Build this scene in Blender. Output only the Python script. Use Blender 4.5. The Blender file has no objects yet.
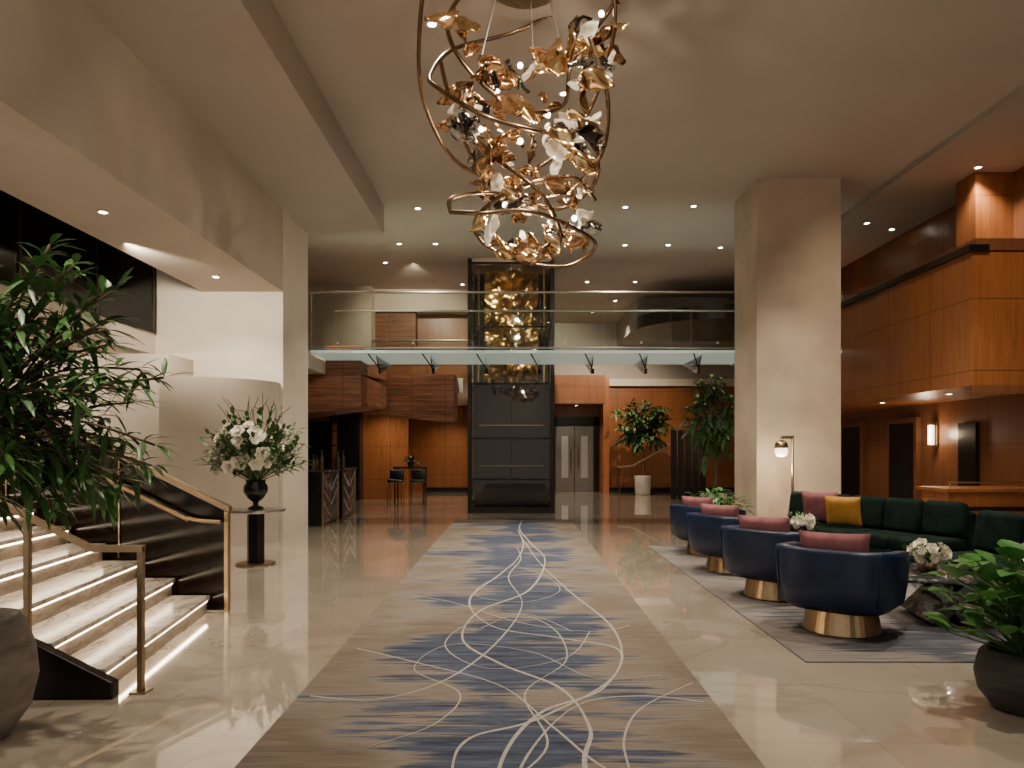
import bpy, math, random
from mathutils import Vector, Matrix, noise, Euler
random.seed(11)
S=bpy.context.scene
C=S.collection
R=random.uniform
# ------------------------------------------------------------ node helpers
def newmat(name):
    m=bpy.data.materials.new(name); m.use_nodes=True
    t=m.node_tree; b=t.nodes['Principled BSDF']; return m,t,b
def nd(t,typ,ins=None,**pr):
    n=t.nodes.new(typ)
    for k,v in pr.items(): setattr(n,k,v)
    for k,v in (ins or {}).items():
        if isinstance(v,bpy.types.NodeSocket): t.links.new(v,n.inputs[k])
        else: n.inputs[k].default_value=v
    return n
def mth(t,op,a,b=0.0,clamp=False):
    return nd(t,'ShaderNodeMath',{0:a,1:b},operation=op,use_clamp=clamp).outputs[0]
def c4(c): return (c[0],c[1],c[2],1)
def mixc(t,f,a,b):
    n=t.nodes.new('ShaderNodeMix'); n.data_type='RGBA'
    for idx,v in ((0,f),(6,a),(7,b)):
        if isinstance(v,bpy.types.NodeSocket): t.links.new(v,n.inputs[idx])
        else: n.inputs[idx].default_value=v if idx==0 else c4(v)
    return n.outputs[2]
def coords(t,world=True):
    if world: return nd(t,'ShaderNodeNewGeometry').outputs['Position']
    return nd(t,'ShaderNodeTexCoord').outputs['Object']
def nz(t,vec,scale,mp=(1,1,1),detail=3,rough=.5):
    v=nd(t,'ShaderNodeMapping',{'Vector':vec,'Scale':mp}).outputs[0]
    return nd(t,'ShaderNodeTexNoise',{'Vector':v,'Scale':scale,'Detail':detail,'Roughness':rough}).outputs['Fac']
def ramp(t,f,a,b):
    return nd(t,'ShaderNodeMapRange',{0:f,1:a,2:b,3:0.0,4:1.0}).outputs[0]
def bump(t,b,h,st=.2,dist=.01):
    n=nd(t,'ShaderNodeBump',{'Height':h,'Strength':st,'Distance':dist}); t.links.new(n.outputs[0],b.inputs['Normal'])
def simple(name,col,rough=.5,metal=0,var=.12,scale=6,bmp=0,emis=None,es=0,world=False,coat=0,bscale=None,mp=(1,1,1),spec=None,trans=0):
    m,t,b=newmat(name)
    co=coords(t,world); n=nz(t,co,scale,mp)
    a=[max(0,x*(1-var)) for x in col]; c=[min(1,x*(1+var)) for x in col]
    t.links.new(mixc(t,ramp(t,n,.3,.7),a,c),b.inputs['Base Color'])
    b.inputs['Roughness'].default_value=rough; b.inputs['Metallic'].default_value=metal
    if spec is not None: b.inputs['Specular IOR Level'].default_value=spec
    if coat: b.inputs['Coat Weight'].default_value=coat
    if bmp: bump(t,b,nz(t,co,bscale or scale*4,mp),bmp)
    if emis:
        b.inputs['Emission Color'].default_value=c4(emis); b.inputs['Emission Strength'].default_value=es
    if trans:
        o=[q for q in t.nodes if q.type=='OUTPUT_MATERIAL'][0]
        tl=nd(t,'ShaderNodeBsdfTranslucent',{'Color':c4(col)})
        mx=nd(t,'ShaderNodeMixShader',{0:trans,1:b.outputs[0],2:tl.outputs[0]}); t.links.new(mx.outputs[0],o.inputs[0])
    return m
def lines(t,comp,period,w,off=0.0):
    f=mth(t,'FRACT',mth(t,'ADD',mth(t,'DIVIDE',comp,period),off))
    return mth(t,'LESS_THAN',f,w/period)
def wood(name,c1,c2,rough=.35,per=(1.25,1.25,1.0),offz=.4,grain='z'):
    m,t,b=newmat(name); p=coords(t,True)
    mp=(12,12,.7) if grain=='z' else (1.0,1.0,14)
    n=nz(t,p,1.6,mp,5,.6); n2=nz(t,p,.5,(1,1,.6),2)
    col=mixc(t,ramp(t,n,.3,.7),c1,c2)
    col=mixc(t,mth(t,'MULTIPLY',ramp(t,n2,.35,.65),.35),col,[x*.55 for x in c1])
    if per:
        s=nd(t,'ShaderNodeSeparateXYZ',{0:p})
        g=nd(t,'ShaderNodeNewGeometry'); nn=nd(t,'ShaderNodeSeparateXYZ',{0:g.outputs['Normal']})
        ax=mth(t,'GREATER_THAN',mth(t,'ABSOLUTE',nn.outputs[0]),.5)
        ay=mth(t,'GREATER_THAN',mth(t,'ABSOLUTE',nn.outputs[1]),.5)
        l=mth(t,'MULTIPLY',lines(t,s.outputs[1],per[1],.014,.2),ax)
        l2=mth(t,'MULTIPLY',lines(t,s.outputs[0],per[0],.014,.1),ay)
        l3=lines(t,s.outputs[2],per[2],.012,offz)
        l=mth(t,'MAXIMUM',mth(t,'MAXIMUM',l,l2),l3)
        col=mixc(t,mth(t,'MULTIPLY',l,.75),col,(.02,.008,.004))
    t.links.new(col,b.inputs['Base Color']); b.inputs['Roughness'].default_value=rough
    return m
def glass(name,tint,rough=.02,ref=1.0,ior=1.5):
    m=bpy.data.materials.new(name); m.use_nodes=True; t=m.node_tree; t.nodes.clear()
    o=t.nodes.new('ShaderNodeOutputMaterial')
    tr=nd(t,'ShaderNodeBsdfTransparent',{'Color':c4(tint)})
    gl=nd(t,'ShaderNodeBsdfGlossy',{'Color':(ref,ref,ref,1),'Roughness':rough})
    fr=nd(t,'ShaderNodeFresnel',{'IOR':ior})
    n=nz(t,coords(t,True),2.0)
    f=mth(t,'MULTIPLY',fr.outputs[0],mth(t,'ADD',mth(t,'MULTIPLY',n,.2),.9),True)
    mx=nd(t,'ShaderNodeMixShader',{0:f,1:tr.outputs[0],2:gl.outputs[0]})
    t.links.new(mx.outputs[0],o.inputs[0]); return m
def marble(name,c1,c2,vein,rough=.15,sc=1.2,vs=.5,world=False,tile=None,mp=(1,1,1)):
    m,t,b=newmat(name); p=coords(t,world)
    p2=nd(t,'ShaderNodeMapping',{'Vector':p,'Scale':mp}).outputs[0]
    n=nz(t,p2,sc,(1,1,1),6,.6)
    w=nd(t,'ShaderNodeTexNoise',{'Vector':p2,'Scale':sc*.9,'Detail':5.0,'Distortion':1.4}).outputs['Fac']
    v=mth(t,'SUBTRACT',1.0,ramp(t,mth(t,'ABSOLUTE',mth(t,'SUBTRACT',w,.5)),0.0,.035))
    col=mixc(t,ramp(t,n,.3,.7),c1,c2)
    col=mixc(t,mth(t,'MULTIPLY',v,vs),col,vein)
    if tile:
        s=nd(t,'ShaderNodeSeparateXYZ',{0:p})
        fx=mth(t,'FLOOR',mth(t,'DIVIDE',s.outputs[0],tile)); fy=mth(t,'FLOOR',mth(t,'DIVIDE',s.outputs[1],tile))
        wn=nd(t,'ShaderNodeTexWhiteNoise',{'Vector':nd(t,'ShaderNodeCombineXYZ',{0:fx,1:fy}).outputs[0]}).outputs['Value']
        col=mixc(t,mth(t,'MULTIPLY',wn,.24),col,[x*.70 for x in c1])
        l=mth(t,'MAXIMUM',lines(t,s.outputs[0],tile,.005),lines(t,s.outputs[1],tile,.005))
        col=mixc(t,mth(t,'MULTIPLY',l,.3),col,[x*.4 for x in c1])
        b.inputs['Specular IOR Level'].default_value=1.0
        b.inputs['Coat Weight'].default_value=1.0; b.inputs['Coat Roughness'].default_value=.02; b.inputs['Coat IOR'].default_value=2.0
    t.links.new(col,b.inputs['Base Color'])
    rr=mth(t,'ADD',mth(t,'MULTIPLY',n,.08),rough-.04)
    t.links.new(rr,b.inputs['Roughness'])
    return m
# ------------------------------------------------------------ materials
M_floor=marble('polished_limestone',(.45,.38,.295),(.59,.51,.41),(.32,.24,.17),.09,.7,.35,True,.92)
M_plaster=simple('cream_plaster',(.50,.435,.355),.75,var=.07,scale=1.5,world=True,bmp=.05,bscale=30)
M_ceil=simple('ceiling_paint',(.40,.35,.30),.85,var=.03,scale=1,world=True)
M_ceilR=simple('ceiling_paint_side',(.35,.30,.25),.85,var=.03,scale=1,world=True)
M_column=simple('travertine_plaster',(.44,.36,.27),.55,var=.16,scale=1.3,world=True,bmp=.08,bscale=14)
M_white=simple('white_plaster',(.68,.61,.51),.7,var=.04,scale=2,world=True)
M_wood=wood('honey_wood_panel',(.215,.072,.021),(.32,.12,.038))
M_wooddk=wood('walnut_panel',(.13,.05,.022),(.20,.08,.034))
M_reclaim=wood('reclaimed_timber',(.10,.034,.017),(.36,.14,.06),.5,(.9,.9,.14),.1,'h')
M_dark=simple('dark_bronze_metal',(.018,.014,.012),.3,.6,.2,8)
M_black=simple('black_panel',(.008,.008,.009),.25,.1,.2,4)
M_mirror=simple('black_glass_panel',(.006,.006,.006),.22,0,.2,3,spec=.45)
M_brass=simple('brushed_brass',(.42,.30,.17),.30,1,.12,30,mp=(1,1,8))
M_brassd=simple('aged_brass',(.34,.25,.15),.3,1,.2,20)
M_steel=simple('brushed_steel',(.52,.49,.45),.3,1,.1,20,mp=(1,1,6))
M_navy=simple('navy_leather',(.005,.014,.045),.38,0,.25,5,.12,bscale=90,spec=.35)
M_green=simple('dark_green_velvet',(.005,.0145,.011),.85,0,.5,7,.1,bscale=60,spec=.12)
M_pink=simple('dusty_pink_velvet',(.30,.12,.13),.8,0,.2,9,.1,bscale=60,spec=.2)
M_yel=simple('mustard_velvet',(.50,.25,.05),.8,0,.15,9,.1,bscale=60,spec=.2)
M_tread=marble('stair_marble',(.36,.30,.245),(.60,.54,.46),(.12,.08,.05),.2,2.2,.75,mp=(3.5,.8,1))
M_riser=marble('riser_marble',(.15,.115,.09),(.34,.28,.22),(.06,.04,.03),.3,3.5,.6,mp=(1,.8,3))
M_dkmarble=marble('dark_marble',(.02,.022,.026),(.05,.055,.065),(.35,.33,.30),.1,3,.7)
M_bridgeg=glass('bridge_glass',(.94,.97,.95),.02,.9,1.32)
M_tint=glass('smoked_glass',(.13,.10,.08),.12,.5,1.5)
M_shaftg=glass('shaft_glass',(.82,.79,.74),.02,.8,1.45)
M_leafA=simple('glossy_leaf',(.050,.135,.030),.35,0,.55,2.2)
M_leafB=simple('pothos_leaf',(.06,.19,.04),.35,0,.5,5)
M_leafC=simple('tree_leaf',(.055,.12,.032),.5,0,.4,3)
M_bark=simple('bark',(.10,.065,.04),.85,0,.3,20,.3)
M_petal=simple('cream_petal',(.84,.79,.66),.6,0,.08,8)
M_potg=simple('weathered_grey_ceramic',(.21,.18,.155),.7,0,.35,5,.5,bscale=16,mp=(1,1,3))
M_potb=simple('charcoal_ceramic',(.026,.022,.020),.55,0,.5,8,.5,bscale=18,mp=(1,1,4))
M_potw=simple('white_ceramic',(.6,.55,.48),.4,0,.05)
M_soil=simple('soil',(.03,.02,.012),.95,0,.4,30)
M_urn=simple('black_glazed_urn',(.012,.012,.014),.15,0,.2)
M_led=simple('warm_led',(1,.8,.55),.5,emis=(1,.80,.55),es=18)
M_down=simple('downlight_lens',(1,.9,.75),.5,emis=(1,.88,.70),es=60)
M_shade=simple('frosted_shade',(.9,.8,.65),.5,emis=(1,.76,.48),es=4)
M_gloworb=simple('added_glow_orb',(1,.9,.75),.5,emis=(1,.85,.62),es=30)  # emission for the orbs added to brighten the chandelier
M_gold=simple('polished_gold',(.78,.55,.28),.15,1,.15,6)
M_copper=simple('copper_glass',(.50,.29,.14),.14,.9,.3,5)
M_bronze=simple('bronze_tube',(.25,.165,.10),.22,1,.2,6)
M_bronzel=simple('bronze_leaf',(.33,.21,.11),.15,1,.3,6)
M_crystal=simple('white_petal_glass',(.85,.80,.71),.08,0,.1,4,coat=.8,trans=.45)
M_clearl=glass('clear_leaf_glass',(.90,.87,.82),.03,1,2.1)
M_bottle=simple('bottle_glass',(.10,.07,.03),.1,0,.4)
M_doorst=simple('door_steel',(.22,.20,.175),.35,.9,.1,3,world=True)
M_dframe=simple('picture_print',(.06,.05,.045),.5,0,.5,3)
M_relief=simple('hammered_gold',(.52,.35,.15),.3,.85,.6,4,.6,bscale=7)
def carpet(name,base1,base2,blue1,blue2,cx,half,amt,sharp=.45):
    m,t,b=newmat(name); p=coords(t,True); s=nd(t,'ShaderNodeSeparateXYZ',{0:p}); x,y=s.outputs[0],s.outputs[1]
    streak=nz(t,p,1.0,(1.0,13,1),5,.7); fine=nz(t,p,1.0,(3,70,1),3,.6); low=nz(t,p,1.0,(.9,1.3,1),2); wob=nz(t,p,.5,(.01,1,1),1)
    c=mth(t,'ADD',mth(t,'MULTIPLY',mth(t,'SUBTRACT',wob,.5),1.2),cx)
    d=mth(t,'DIVIDE',mth(t,'ABSOLUTE',mth(t,'SUBTRACT',x,c)),half)
    e=mth(t,'SUBTRACT',amt,d)
    e=mth(t,'ADD',e,mth(t,'MULTIPLY',mth(t,'SUBTRACT',streak,.5),4.2))
    e=mth(t,'ADD',e,mth(t,'MULTIPLY',mth(t,'SUBTRACT',low,.5),4.6))
    mask=ramp(t,e,0.0,sharp); pale=ramp(t,e,-.6,.0)
    base=mixc(t,ramp(t,fine,.3,.7),base1,base2)
    base=mixc(t,mth(t,'MULTIPLY',ramp(t,streak,.42,.62),.5),base,[q*.5 for q in base1])
    base=mixc(t,mth(t,'MULTIPLY',pale,.35),base,(.36,.33,.29))
    bl=mixc(t,ramp(t,nz(t,p,1.0,(2,22,1),4,.7),.38,.66),blue1,blue2)
    col=mixc(t,mth(t,'MULTIPLY',mask,.88),base,bl)
    t.links.new(col,b.inputs['Base Color']); b.inputs['Roughness'].default_value=.95
    b.inputs['Specular IOR Level'].default_value=.1
    bump(t,b,nz(t,p,220,(1,1,1),1),.25,.004); return m
M_carpet=carpet('runner_carpet',(.165,.130,.102),(.25,.205,.165),(.020,.032,.072),(.10,.135,.20),-.10,.76,.95)
M_rug=carpet('lounge_rug',(.14,.12,.112),(.22,.195,.18),(.03,.04,.06),(.12,.125,.15),3.4,1.6,.5)
M_line=simple('ivory_yarn',(.44,.41,.365),.95,0,.15,30)
# ------------------------------------------------------------ mesh builder
def catmull(pts,n=8,closed=False):
    P=[Vector(p) for p in pts]; out=[]; L=len(P)
    rng=range(L) if closed else range(L-1)
    for i in rng:
        if closed: a,b,c,d=P[(i-1)%L],P[i],P[(i+1)%L],P[(i+2)%L]
        else: a,b,c,d=P[max(i-1,0)],P[i],P[i+1],P[min(i+2,L-1)]
        for k in range(n):
            t=k/n
            out.append(.5*((2*b)+(c-a)*t+(2*a-5*b+4*c-d)*t*t+(3*b-a-3*c+d)*t**3))
    if not closed: out.append(P[-1])
    return out
class MB:
    def __init__(s): s.v=[];s.f=[];s.m=[]
    def add(s,v,f,m=0):
        o=len(s.v); s.v+= [tuple(q) for q in v]
        for q in f: s.f.append(tuple(i+o for i in q)); s.m.append(m)
        return s
    def box(s,x0,x1,y0,y1,z0,z1,m=0,M=None):
        v=[Vector(q) for q in [(x0,y0,z0),(x1,y0,z0),(x1,y1,z0),(x0,y1,z0),(x0,y0,z1),(x1,y0,z1),(x1,y1,z1),(x0,y1,z1)]]
        if M: v=[M@q for q in v]
        return s.add(v,[(0,3,2,1),(4,5,6,7),(0,1,5,4),(1,2,6,5),(2,3,7,6),(3,0,4,7)],m)
    def lathe(s,prof,seg=32,m=0,c=(0,0,0),M=None):
        v=[];f=[];n=len(prof)
        for r,z in prof:
            for k in range(seg):
                a=2*math.pi*k/seg; q=Vector((r*math.cos(a),r*math.sin(a),z))
                if M: q=M@q
                v.append(q+Vector(c))
        for i in range(n-1):
            for k in range(seg):
                f.append((i*seg+k,i*seg+(k+1)%seg,(i+1)*seg+(k+1)%seg,(i+1)*seg+k))
        f.append(tuple(range(seg))[::-1]); f.append(tuple((n-1)*seg+k for k in range(seg)))
        return s.add(v,f,m)
    def tube(s,pts,r,seg=8,m=0,closed=False):
        P=[Vector(p) for p in pts]; n=len(P); v=[];f=[]
        up=Vector((0,0,1)); prev=None
        for i in range(n):
            if closed: d=P[(i+1)%n]-P[i-1]
            else: d=P[min(i+1,n-1)]-P[max(i-1,0)]
            d=d.normalized() if d.length>1e-9 else Vector((0,0,1))
            if prev is None:
                a=up.cross(d)
                if a.length<.1: a=Vector((1,0,0)).cross(d)
            else: a=prev-d*prev.dot(d)
            a.normalize(); prev=a; b=d.cross(a)
            rr=r[i] if isinstance(r,(list,tuple)) else r
            for k in range(seg):
                t=2*math.pi*k/seg; v.append(P[i]+a*rr*math.cos(t)+b*rr*math.sin(t))
        for i in range(n if closed else n-1):
            j=(i+1)%n
            for k in range(seg): f.append((i*seg+k,i*seg+(k+1)%seg,j*seg+(k+1)%seg,j*seg+k))
        if not closed:
            f.append(tuple(range(seg))[::-1]); f.append(tuple((n-1)*seg+k for k in range(seg)))
        return s.add(v,f,m)
    def leaf(s,p,d,L,W,droop=.3,m=0,fold=.25,up=Vector((0,0,1))):
        p=Vector(p); d=Vector(d).normalized(); sd=d.cross(up)
        if sd.length<.05: sd=Vector((1,0,0))
        sd.normalize(); nrm=sd.cross(d)
        v=[p]
        for t,w in ((.25,.40),(.55,.5),(.82,.26)):
            c=p+d*L*t-Vector((0,0,1))*droop*L*t*t
            v+=[c+sd*W*w+nrm*W*w*fold,c,c-sd*W*w+nrm*W*w*fold]
        v.append(p+d*L-Vector((0,0,1))*droop*L)
        f=[(0,2,1),(0,3,2)]
        for i in (1,4): f+=[(i,i+1,i+4,i+3),(i+1,i+2,i+5,i+4)]
        f+=[(7,8,10),(8,9,10)]
        return s.add(v,f,m)
    def obj(s,name,mats,parent=None,smooth=False,loc=None,bevel=0,seg=2,sub=0,rot=None):
        me=bpy.data.meshes.new(name); me.from_pydata(s.v,[],s.f); 
        for q in (mats if isinstance(mats,(list,tuple)) else [mats]): me.materials.append(q)
        me.polygons.foreach_set('material_index',s.m)
        if smooth: me.polygons.foreach_set('use_smooth',[True]*len(s.f))
        me.update(); o=bpy.data.objects.new(name,me); C.objects.link(o)
        if loc: o.location=loc
        if rot: o.rotation_euler=rot
        if parent: o.parent=parent
        if bevel:
            b=o.modifiers.new('bevel','BEVEL'); b.width=bevel; b.segments=seg; b.limit_method='ANGLE'; b.angle_limit=math.radians(40)
            if seg>2: me.polygons.foreach_set('use_smooth',[True]*len(s.f))
        if sub:
            b=o.modifiers.new('sub','SUBSURF'); b.levels=sub; b.render_levels=sub
        return o
def tag(o,label,cat,group=None,kind=None):
    o['label']=label; o['category']=cat
    if group: o['group']=group
    if kind: o['kind']=kind
    return o
def empty(name,loc,rz,label,cat,group=None,kind=None):
    o=bpy.data.objects.new(name,None); o.empty_display_size=.2; C.objects.link(o)
    o.location=loc; o.rotation_euler=(0,0,rz); return tag(o,label,cat,group,kind)
def sbox(name,x0,x1,y0,y1,z0,z1,mat,bevel=0,label=None):
    cx,cy=(x0+x1)/2,(y0+y1)/2
    o=MB().box(x0-cx,x1-cx,y0-cy,y1-cy,0,z1-z0).obj(name,mat,loc=(cx,cy,z0),bevel=bevel)
    o['kind']='structure'; 
    if label: o['label']=label
    return o
def copytree(o,loc,rz,label=None):
    n=o.copy(); C.objects.link(n); n.location=loc; n.rotation_euler=(0,0,rz)
    if label: n['label']=label
    def rec(src,dst):
        for ch in list(src.children):
            k=ch.copy(); C.objects.link(k); k.parent=dst; k.matrix_parent_inverse=ch.matrix_parent_inverse.copy(); rec(ch,k)
    rec(o,n); return n
# ------------------------------------------------------------ camera
cam=bpy.data.cameras.new('camera'); co=bpy.data.objects.new('camera',cam); C.objects.link(co)
co.location=(0,0,1.5); co.rotation_euler=(math.pi/2,0,0); cam.sensor_width=36; cam.lens=25.31
cam.shift_y=66/1024; cam.shift_x=-5/1024; S.camera=co
# ------------------------------------------------------------ structure
sbox('floor',-9.2,8.2,-2,26.2,-.2,0,M_floor)
sbox('ceiling',-9.2,6.3,-2,26.2,6.06,6.3,M_ceil)
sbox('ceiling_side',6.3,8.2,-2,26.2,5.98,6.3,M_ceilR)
sbox('ceiling_soffit',-9.2,-2.49,-2,13.5,5.55,6.06,M_ceil)
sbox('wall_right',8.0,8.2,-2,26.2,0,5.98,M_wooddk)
sbox('wall_far_lower',-9.2,8.0,26.0,26.2,0,4.0,M_wood)
sbox('wall_far_upper',-9.2,8.0,25.9,26.2,4.0,6.06,M_ceil)
sbox('wall_left',-9.4,-9.2,-2,26.2,0,6.06,M_plaster)
sbox('wall_left_header',-5.26,-3.92,-2,12.06,4.15,5.55,M_plaster)
sbox('wall_left_pier',-6.06,-3.92,12.06,13.5,0,5.55,M_white)
sbox('wall_left_back',-9.2,-6.06,12.06,12.3,0,3.1,M_white)
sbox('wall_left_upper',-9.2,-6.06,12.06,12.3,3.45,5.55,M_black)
sbox('floor_upper_left',-9.2,-6.06,6.9,12.06,3.1,3.45,M_white)
sbox('wall_stair_block',-6.35,-5.42,11.2,12.06,0,3.0,M_plaster)
for k in range(4): sbox('trim_%d'%(51+k),-9.0+.72*k,-8.94+.72*k,12.02,12.06,3.45,5.5,M_steel)
# curved partial wall
mb=MB(); pts=[]
for k in range(25):
    a=math.pi/2*k/24; pts.append((-5.42+1.45*math.sin(a),10.9+1.1*(1-math.cos(a))))
v=[];f=[]
for (x,y) in pts:
    v+=[(x,y,0),(x,y,2.62),(x-.02,y+.14,2.62),(x-.02,y+.14,0)]
for i in range(24):
    for k in range(4): f.append((i*4+k,(i+1)*4+k,(i+1)*4+(k+1)%4,i*4+(k+1)%4))
mb.add(v,f); o=mb.obj('wall_curved',M_plaster,smooth=False); o['kind']='structure'
# column
tag(sbox('wall_column',4.02,5.43,12.07,13.3,0,6.06,M_column),'tall square travertine-toned plaster column','column')
# right bulkhead
sbox('wall_right_bulkhead',6.32,8.0,10.0,20,2.4,4.25,M_wood)
sbox('trim_bulkhead',6.22,6.5,9.9,20,4.25,4.33,M_black)
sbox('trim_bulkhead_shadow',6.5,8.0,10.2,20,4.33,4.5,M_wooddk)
sbox('wall_right_upper_box',7.38,8.0,11.6,12.1,4.5,5.98,M_wood)
for i,(y0,y1,z1) in enumerate([(14.35,15.35,2.05),(16.6,17.6,2.05)]):
    sbox('door_%d'%(i+1),7.93,8.0,y0,y1,0,z1,M_black)
    sbox('trim_%d'%(i+11),7.90,8.0,y0-.1,y0,0,z1+.1,M_wooddk); sbox('trim_%d'%(i+21),7.90,8.0,y1,y1+.1,0,z1+.1,M_wooddk)
    sbox('trim_%d'%(i+31),7.90,8.0,y0,y1,z1,z1+.1,M_wooddk)
sbox('door_3',7.93,8.0,12.45,12.95,.1,1.98,M_black)
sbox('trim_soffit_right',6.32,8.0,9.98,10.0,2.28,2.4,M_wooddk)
# far-left levels
sbox('floor_upper_far',-9.2,-4.05,13.5,26,3.1,3.44,M_plaster)
sbox('wall_upper_far',-9.2,-4.3,20,20.2,3.44,6.06,M_plaster)
sbox('wall_lobby_panel',-4.7,-3.35,22,22.2,0,2.9,M_wood)
sbox('wall_lobby_soffit',-4.3,-1.5,20,25.9,3.1,3.5,M_plaster)
sbox('wall_upper_wood',-4.3,-1.35,21.0,21.8,3.5,5.45,M_wood)
sbox('wall_upper_side',-4.3,-4.05,20.0,21.0,3.5,6.06,M_plaster)
sbox('trim_upper_frame',-4.3,-1.2,20.4,21.8,5.45,6.06,M_plaster)
sbox('trim_upper_timber',-4.05,-2.9,20.6,21.0,4.3,5.45,M_reclaim)
sbox('wall_dark_opening',-5.6,-4.7,21.5,22,0,2.9,M_black)  # black box put in for the darkness inside an opening
sbox('trim_far_band',-9.2,8.0,25.8,26,3.8,4.05,M_white)
sbox('baseboard_far',-3.3,8.0,25.95,26,0,.15,M_dark)
sbox('wall_far_pier',.85,1.20,23.6,26,0,4.0,M_wood)
sbox('wall_far_return',2.95,3.15,24.6,26,0,4.0,M_wood)
sbox('ceiling_far_niche',1.20,2.95,24.0,26,3.05,4.0,M_wooddk)
sbox('wall_far_alcove',-1.5,-.9,22.5,26,0,3.5,M_wooddk)
mb=MB(); mb.lathe([(2.6,0),(2.6,.35)],48); o=mb.obj('ceiling_oval_bulkhead',M_dark,loc=(6.0,20.5,4.9)); o.scale=(1,.8,1); o['kind']='structure'
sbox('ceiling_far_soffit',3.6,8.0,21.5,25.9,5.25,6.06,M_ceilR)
# ------------------------------------------------------------ reclaimed wood blocks
def block(name,x0,x1,y0,y1,zl,zr,zt):
    mb=MB(); v=[(x0,y0,zl),(x1,y0,zr),(x1,y1,zr+.15),(x0,y1,zl+.1),(x0,y0,zt),(x1,y0,zt),(x1,y1,zt),(x0,y1,zt)]
    mb.add(v,[(0,3,2,1),(4,5,6,7),(0,1,5,4),(1,2,6,5),(2,3,7,6),(3,0,4,7)])
    o=mb.obj(name,M_reclaim,bevel=.01); o['kind']='structure'; return o
block('trim_61',-5.2,-3.3,15.2,18.2,2.2,2.4,3.1)
block('trim_62',-4.3,-1.65,19,20,2.5,2.2,3.5)
block('trim_63',-4.04,-3.3,15.2,18.2,3.1,3.1,3.7)
# ------------------------------------------------------------ runner carpet with yarn lines
mb=MB(); mb.box(-1.325,1.165,2.2,15.4,0.0,.012)
curves=[
 [(.10,15.2),(.05,13.5),(.22,11.5),(.38,9.8),(.14,7.7),(-.34,6.67),(-.43,5.68),(-.12,5.02),(.27,4.5),(.39,3.86),(.32,3.4),(.34,2.6)],
 [(.02,13.4),(.1,11.4),(.0,9.8),(-.2,8.64),(-.47,7.2),(-.22,6.1),(.34,5.7),(.76,5.35),(.54,4.5),(.13,4.07),(-.08,3.4),(-.05,2.6)],
 [(.1,12.0),(.3,9.5),(.55,7.6),(.80,6.0),(.66,4.8),(.13,4.0),(-.24,3.72),(-.30,3.3),(-.2,2.6)],
 [(-1.1,7.4),(-.6,7.0),(.03,6.2),(.62,5.9),(.95,6.1)],
 [(-1.2,5.4),(-.68,5.02),(-.11,4.55),(.2,3.85),(.42,3.35),(.8,2.9)],
 [(-1.25,4.35),(-.82,4.3),(-.44,4.7),(-.13,5.68),(.05,7.0),(-.1,8.4),(.05,9.8),(.0,11)],
 [(1.12,4.6),(.72,4.15),(.55,3.7),(.5,3.2),(.3,2.7)],
 [(1.1,4.25),(.75,4.35),(.36,4.2),(.05,3.5),(-.1,2.6)],
 [(-.05,9.3),(.33,8.5),(.45,7.6),(.08,7.05),(-.42,7.35),(-.3,8.2),(.15,8.6),(.6,8.3)],
 [(-.75,3.6),(-.45,3.9),(-.35,4.4),(-.7,4.9),(-.5,5.5),(.1,5.3),(.5,4.7),(.95,4.75)],
 [(-.2,3.0),(.15,3.6),(.05,4.4),(.35,5.1),(.3,6.0),(.0,6.5),(-.3,6.0)],
 [(.45,5.9),(.1,6.5),(-.35,6.3),(-.55,5.5),(-.2,4.9),(.35,5.15),(.6,5.9)],
]
for ci,cv in enumerate(curves):
    P=catmull([(a,b,0) for a,b in cv],10); v=[];f=[]; z=.0125+.0003*ci; w0=(.010,.009,.008,.005,.006,.006,.005,.006,.004,.004,.005,.004)[ci]
    for i,p in enumerate(P):
        w=w0*(.7+.6*abs(math.sin(i*.11+ci)))
        d=(P[min(i+1,len(P)-1)]-P[max(i-1,0)]).normalized(); s=Vector((-d.y,d.x,0))*w
        a=p+s; b=p-s; v+=[(a.x,a.y,z),(b.x,b.y,z)]
    for i in range(len(P)-1): f.append((2*i,2*i+1,2*i+3,2*i+2))
    mb.add(v,f,1)
tag(mb.obj('runner_carpet',[M_carpet,M_line]),'long taupe runner with blue brushstrokes and ivory swirling lines','carpet')
tag(MB().box(2.035,5.7,5.07,11.2,0,.012).obj('lounge_rug',M_rug,bevel=.003),'grey and blue streaked rug under the lounge seating','rug')
# ------------------------------------------------------------ staircase
st=empty('staircase',(-2.55,5.5,0),0,'marble staircase with glowing nosings rising from lobby floor','staircase')
N=10
def shear(mb,k=-.14,y0=-1.1):
    mb.v=[(x+k*(y-y0),y,z) for x,y,z in mb.v]; return mb
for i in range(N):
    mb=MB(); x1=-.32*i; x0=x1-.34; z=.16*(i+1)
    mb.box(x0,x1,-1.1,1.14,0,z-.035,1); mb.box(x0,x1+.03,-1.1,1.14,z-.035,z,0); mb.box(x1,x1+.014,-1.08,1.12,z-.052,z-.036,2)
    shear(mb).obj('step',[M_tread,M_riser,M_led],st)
MB().box(-5.3,-3.4,-1.1,1.14,0,1.6).obj('landing',M_tread,st)
mb=MB(); yy=-1.18; v=[(.12,yy,0),(.12,yy,.10),(-3.2,yy,1.76),(-3.2,yy,0)]
v2=[(a,yy+.08,c) for a,_,c in v]
mb.add(v+v2,[(0,1,2,3),(7,6,5,4),(0,4,5,1),(1,5,6,2),(2,6,7,3),(3,7,4,0)]).obj('stringer',M_dark,st,bevel=.008)
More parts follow.
